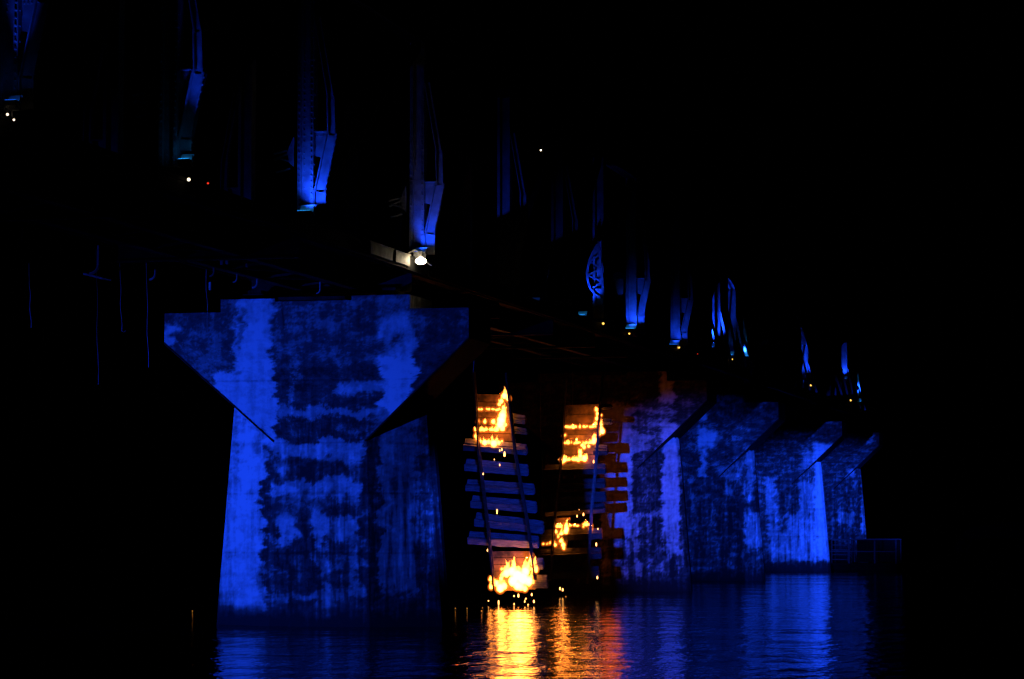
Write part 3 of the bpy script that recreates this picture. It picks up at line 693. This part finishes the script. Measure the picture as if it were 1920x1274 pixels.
floodlight(base(80.3, .28, -.85, -.05), LENS_BLUE, 'blue floodlight beside the big white lamp at the foot of its post', .24, (XR+.6, 80.3, ZD+1.0), UP*.24, 80)
floodlight(base(58.9, .55, -.5), LENS_CYAN, 'cyan floodlight next to a small white lamp, on the deck at upper left', .22, (XR+.72, 58.9, ZD+3.2), UP*.5, 20)
floodlight(base(49.95, .3, -.6), LENS_BLUE, 'blue floodlight on the deck at the far left edge of the photo', .2, (XR+.3, 49.95, ZD+3.0), UP*.22, 24)
floodlight(base(107.6, -.55, -.9), LENS_CYAN, 'cyan floodlight under the leaf shaped lattice brace', .26, (XR-.25, 107.25, ZD+1.3), UP*.5, 54)
floodlight(base(114.5, .1, -.9, -.05), LENS_CYAN, 'cyan floodlight under the post right of the leaf shaped brace', .32, (XR+.3, 114.5, ZD+.9), UP*.20, 80)
floodlight(base(125.2, .05, -.9, -.05), LENS_BLUE, 'blue floodlight at the foot of the last post before the curved trusses', .32, (XR+.3, 125.2, ZD+.9), UP*.10, 78)
pa = onX(1337, 655, XR); floodlight(pa+Vector((0, -.9, 0)), LENS_BLUE, 'blue floodlight at the left foot of the nearest curved truss', .30, pa+Vector((0, 0, .9)), UP*4.0, 46)
pa = onX(1368, 668, XR); floodlight(pa, LENS_CYAN, 'cyan floodlight in the middle of the nearest curved truss', .30, pa+Vector((.25, -1.5, 4)), UP*1.1, 110)
pa = onX(1397, 670, XR); floodlight(pa, LENS_CYAN, 'cyan floodlight at the right foot of the nearest curved truss', .30, pa+Vector((0, .8, 3)), UP*.8, 50)
pa = onX(1500, 720, XR); floodlight(pa, LENS_BLUE, 'blue floodlight below the bright post of the middle curved truss', .30, pa+Vector((0, .9, .8)), UP*4.0, 44)
pa = onX(1522, 729, XR); floodlight(pa, LENS_BLUE, 'blue floodlight at the right foot of the middle curved truss', .30, pa+Vector((0, .9, 4)), UP*.8, 60)
pa = onX(1582, 720, XR); floodlight(pa+Vector((0, 0, .3)), LENS_BLUE, 'blue floodlight at the left foot of the farthest curved truss', .30, pa+Vector((0, .9, 2)), UP*1.0, 60)
pa = onX(1608, 755, XR); floodlight(pa, LENS_CYAN, 'cyan floodlight at the right end of the farthest curved truss', .36, pa+Vector((0, .9, 3)), UP*1.0, 60)
pa = onX(1003, 566, XR); floodlight(pa, LENS_BLUE, 'blue floodlight on the dark deck above the burning left track', .2)

def bulb(p, r, lens, label, group='small bulbs along the bridge deck', flat=1):
    t = thing('lamp', label, 'lamp', p, group); p = Vector(p)
    bm = bmesh.new(); bmesh.ops.create_icosphere(bm, subdivisions=3, radius=r)
    for v in bm.verts: v.co.z *= flat; v.co += p
    obj('globe', bm, lens, t, True)
    bm = bmesh.new(); tube(bm, [p+Vector((0, 0, r*.8)), p+Vector((0, .02, r*1.8))], r*.45, 8); obj('cap', bm, LAMPBODY, t)
    return t
wp = onX(789, 490, XR+.42)
bl = bulb(wp, .17, LENS_WHITE, 'big glaring white lamp hanging on the deck edge above the nearest pier', None, .62)
bm = bmesh.new(); q = Vector(wp)
tube(bm, [q+Vector((.02, 0, .16)), q+Vector((-.05, 0, .30)), q+Vector((-.18, 0, .36)), q+Vector((-.42, 0, .26)), q+Vector((-.62, 0, .22))], .018, 6); obj('arm', bm, LAMPBODY, bl)
bm = bmesh.new(); tube(bm, [q+Vector((.2, 0, -.03)), q+Vector((.27, 0, -.10)), q+Vector((.36, 0, -.15))], .016, 5); obj('cable', bm, CABLE, bl)
point('lamp_light', q+Vector((-.03, -.34, .0)), 12, (1, .80, .52), .08)
for x, y, r, m, lab in ((354, 337, 0.04, BULB_WHITE, 'small white bulb beside the cyan floodlight at upper left'), (390, 344, 0.024, LENS_RED, 'tiny red bulb right of the cyan floodlight at upper left'),
                        (1131, 607, .045, LENS_YELLOW, 'warm yellow bulb between the two cyan floodlights'), (1180, 626, .035, LENS_YELLOW, 'yellow bulb under the cyan floodlight right of the leaf shaped brace'),
                        (1273, 652, .045, LENS_YELLOW, 'yellow bulb right of the blue floodlight before the curved trusses'), (1308, 664, 0.02, LENS_RED, 'dim reddish bulb left of the nearest curved truss'),
                        (1520, 723, .06, LENS_YELLOW, 'yellow bulb at the right foot of the middle curved truss'), (1595, 751, .06, LENS_YELLOW, 'yellow bulb near the right end of the farthest curved truss'),
                        (14, 215, 0.026, BULB_WHITE, 'white bulb on the deck at the far left edge, upper of two'), (26, 225, 0.022, BULB_WHITE, 'white bulb on the deck at the far left edge, lower of two'),
                        (974, 525, .04, LENS_BLUE, 'tiny blue bulb above the dark deck over the burning tracks'), (1373, 674, .03, LENS_YELLOW, 'dim yellow bulb under the nearest curved truss')):
    bulb(onX(x, y, XR+.3), r, m, lab)
# two distant lamps on a mast beyond the bridge
mp = onY(1018, 300, 240); t = thing('lamp_mast', 'dark distant mast carrying a tiny white lamp and a tiny red lamp, above the bridge', 'mast', (mp.x, mp.y, 2))
bm = bmesh.new(); tube(bm, [(mp.x, 240, 1), (mp.x, 240, 20), (mp.x, 240, onY(1014, 270, 240).z)], [.25, .16, .08], 8); obj('pole', bm, DECKSTEEL, t)
for x, y, m in ((1014, 282, LENS_WHITE), (1021, 315, LENS_RED)):
    bm = bmesh.new(); p = onY(x, y, 239.6); bmesh.ops.create_icosphere(bm, subdivisions=2, radius=.055); bmesh.ops.translate(bm, verts=bm.verts, vec=p); obj('lamp', bm, m, t)

# ---------------------------------------------------------------- low raft with a rail frame
a = onZ(1549, 1071, .0); yr = a.y; px = yr/F
t = thing('raft', 'low dark floating raft with a thin rail frame in front of the farthest pier', 'raft', (a.x, a.y, 0))
b = onY(1682, 1071, yr)
bm = bmesh.new(); L_ = b.x-a.x
box(bm, ((a.x+b.x)/2, yr+1.6, .42), (L_, 3.2, .12))
for k in range(9): box(bm, (a.x+.25+k*(L_-.5)/8, yr+1.6, .50), (L_/8-.06, 3.15, .04))
obj('platform', bm, NET, t)
bm = bmesh.new()
for y in (.5, 1.6, 2.7): tube(bm, [(a.x+.05, yr+y, .16), (b.x-.05, yr+y, .16)], .24, 10)
obj('float', bm, NET, t)
zt = onY(1600, 1012, yr).z
for x in (1550, 1592, 1640, 1680):
    for dy in (.06, 3.1):
        p = onY(x, 1060, yr); bm = bmesh.new(); box(bm, (p.x, yr+dy, (.5+zt)/2), (.09, .09, zt-.5)); obj('post', bm, CHAR, t)
for dy in (.06, 3.1):
    for zz in (zt, (zt+.5)/2):
        bm = bmesh.new(); box(bm, ((a.x+b.x)/2, yr+dy, zz), (L_, .06, .06)); obj('rail', bm, CHAR, t)
bm = bmesh.new()
for k in range(5): box(bm, (a.x+.85, yr+1.5, .75+k*.32), (1.1, 2.2, .05))
for sx in (.3, 1.4):
    for sy in (.5, 2.5): box(bm, (a.x+sx, yr+sy, 1.3), (.06, .06, 1.55))
obj('shelf_rack', bm, CHAR, t)
bm = bmesh.new(); p = onY(1596, 1040, yr); box(bm, ((p.x+b.x)/2, yr+2.9, (.52+zt)/2), (b.x-p.x-.1, .03, zt-.6)); obj('screen_panel', bm, NET, t)
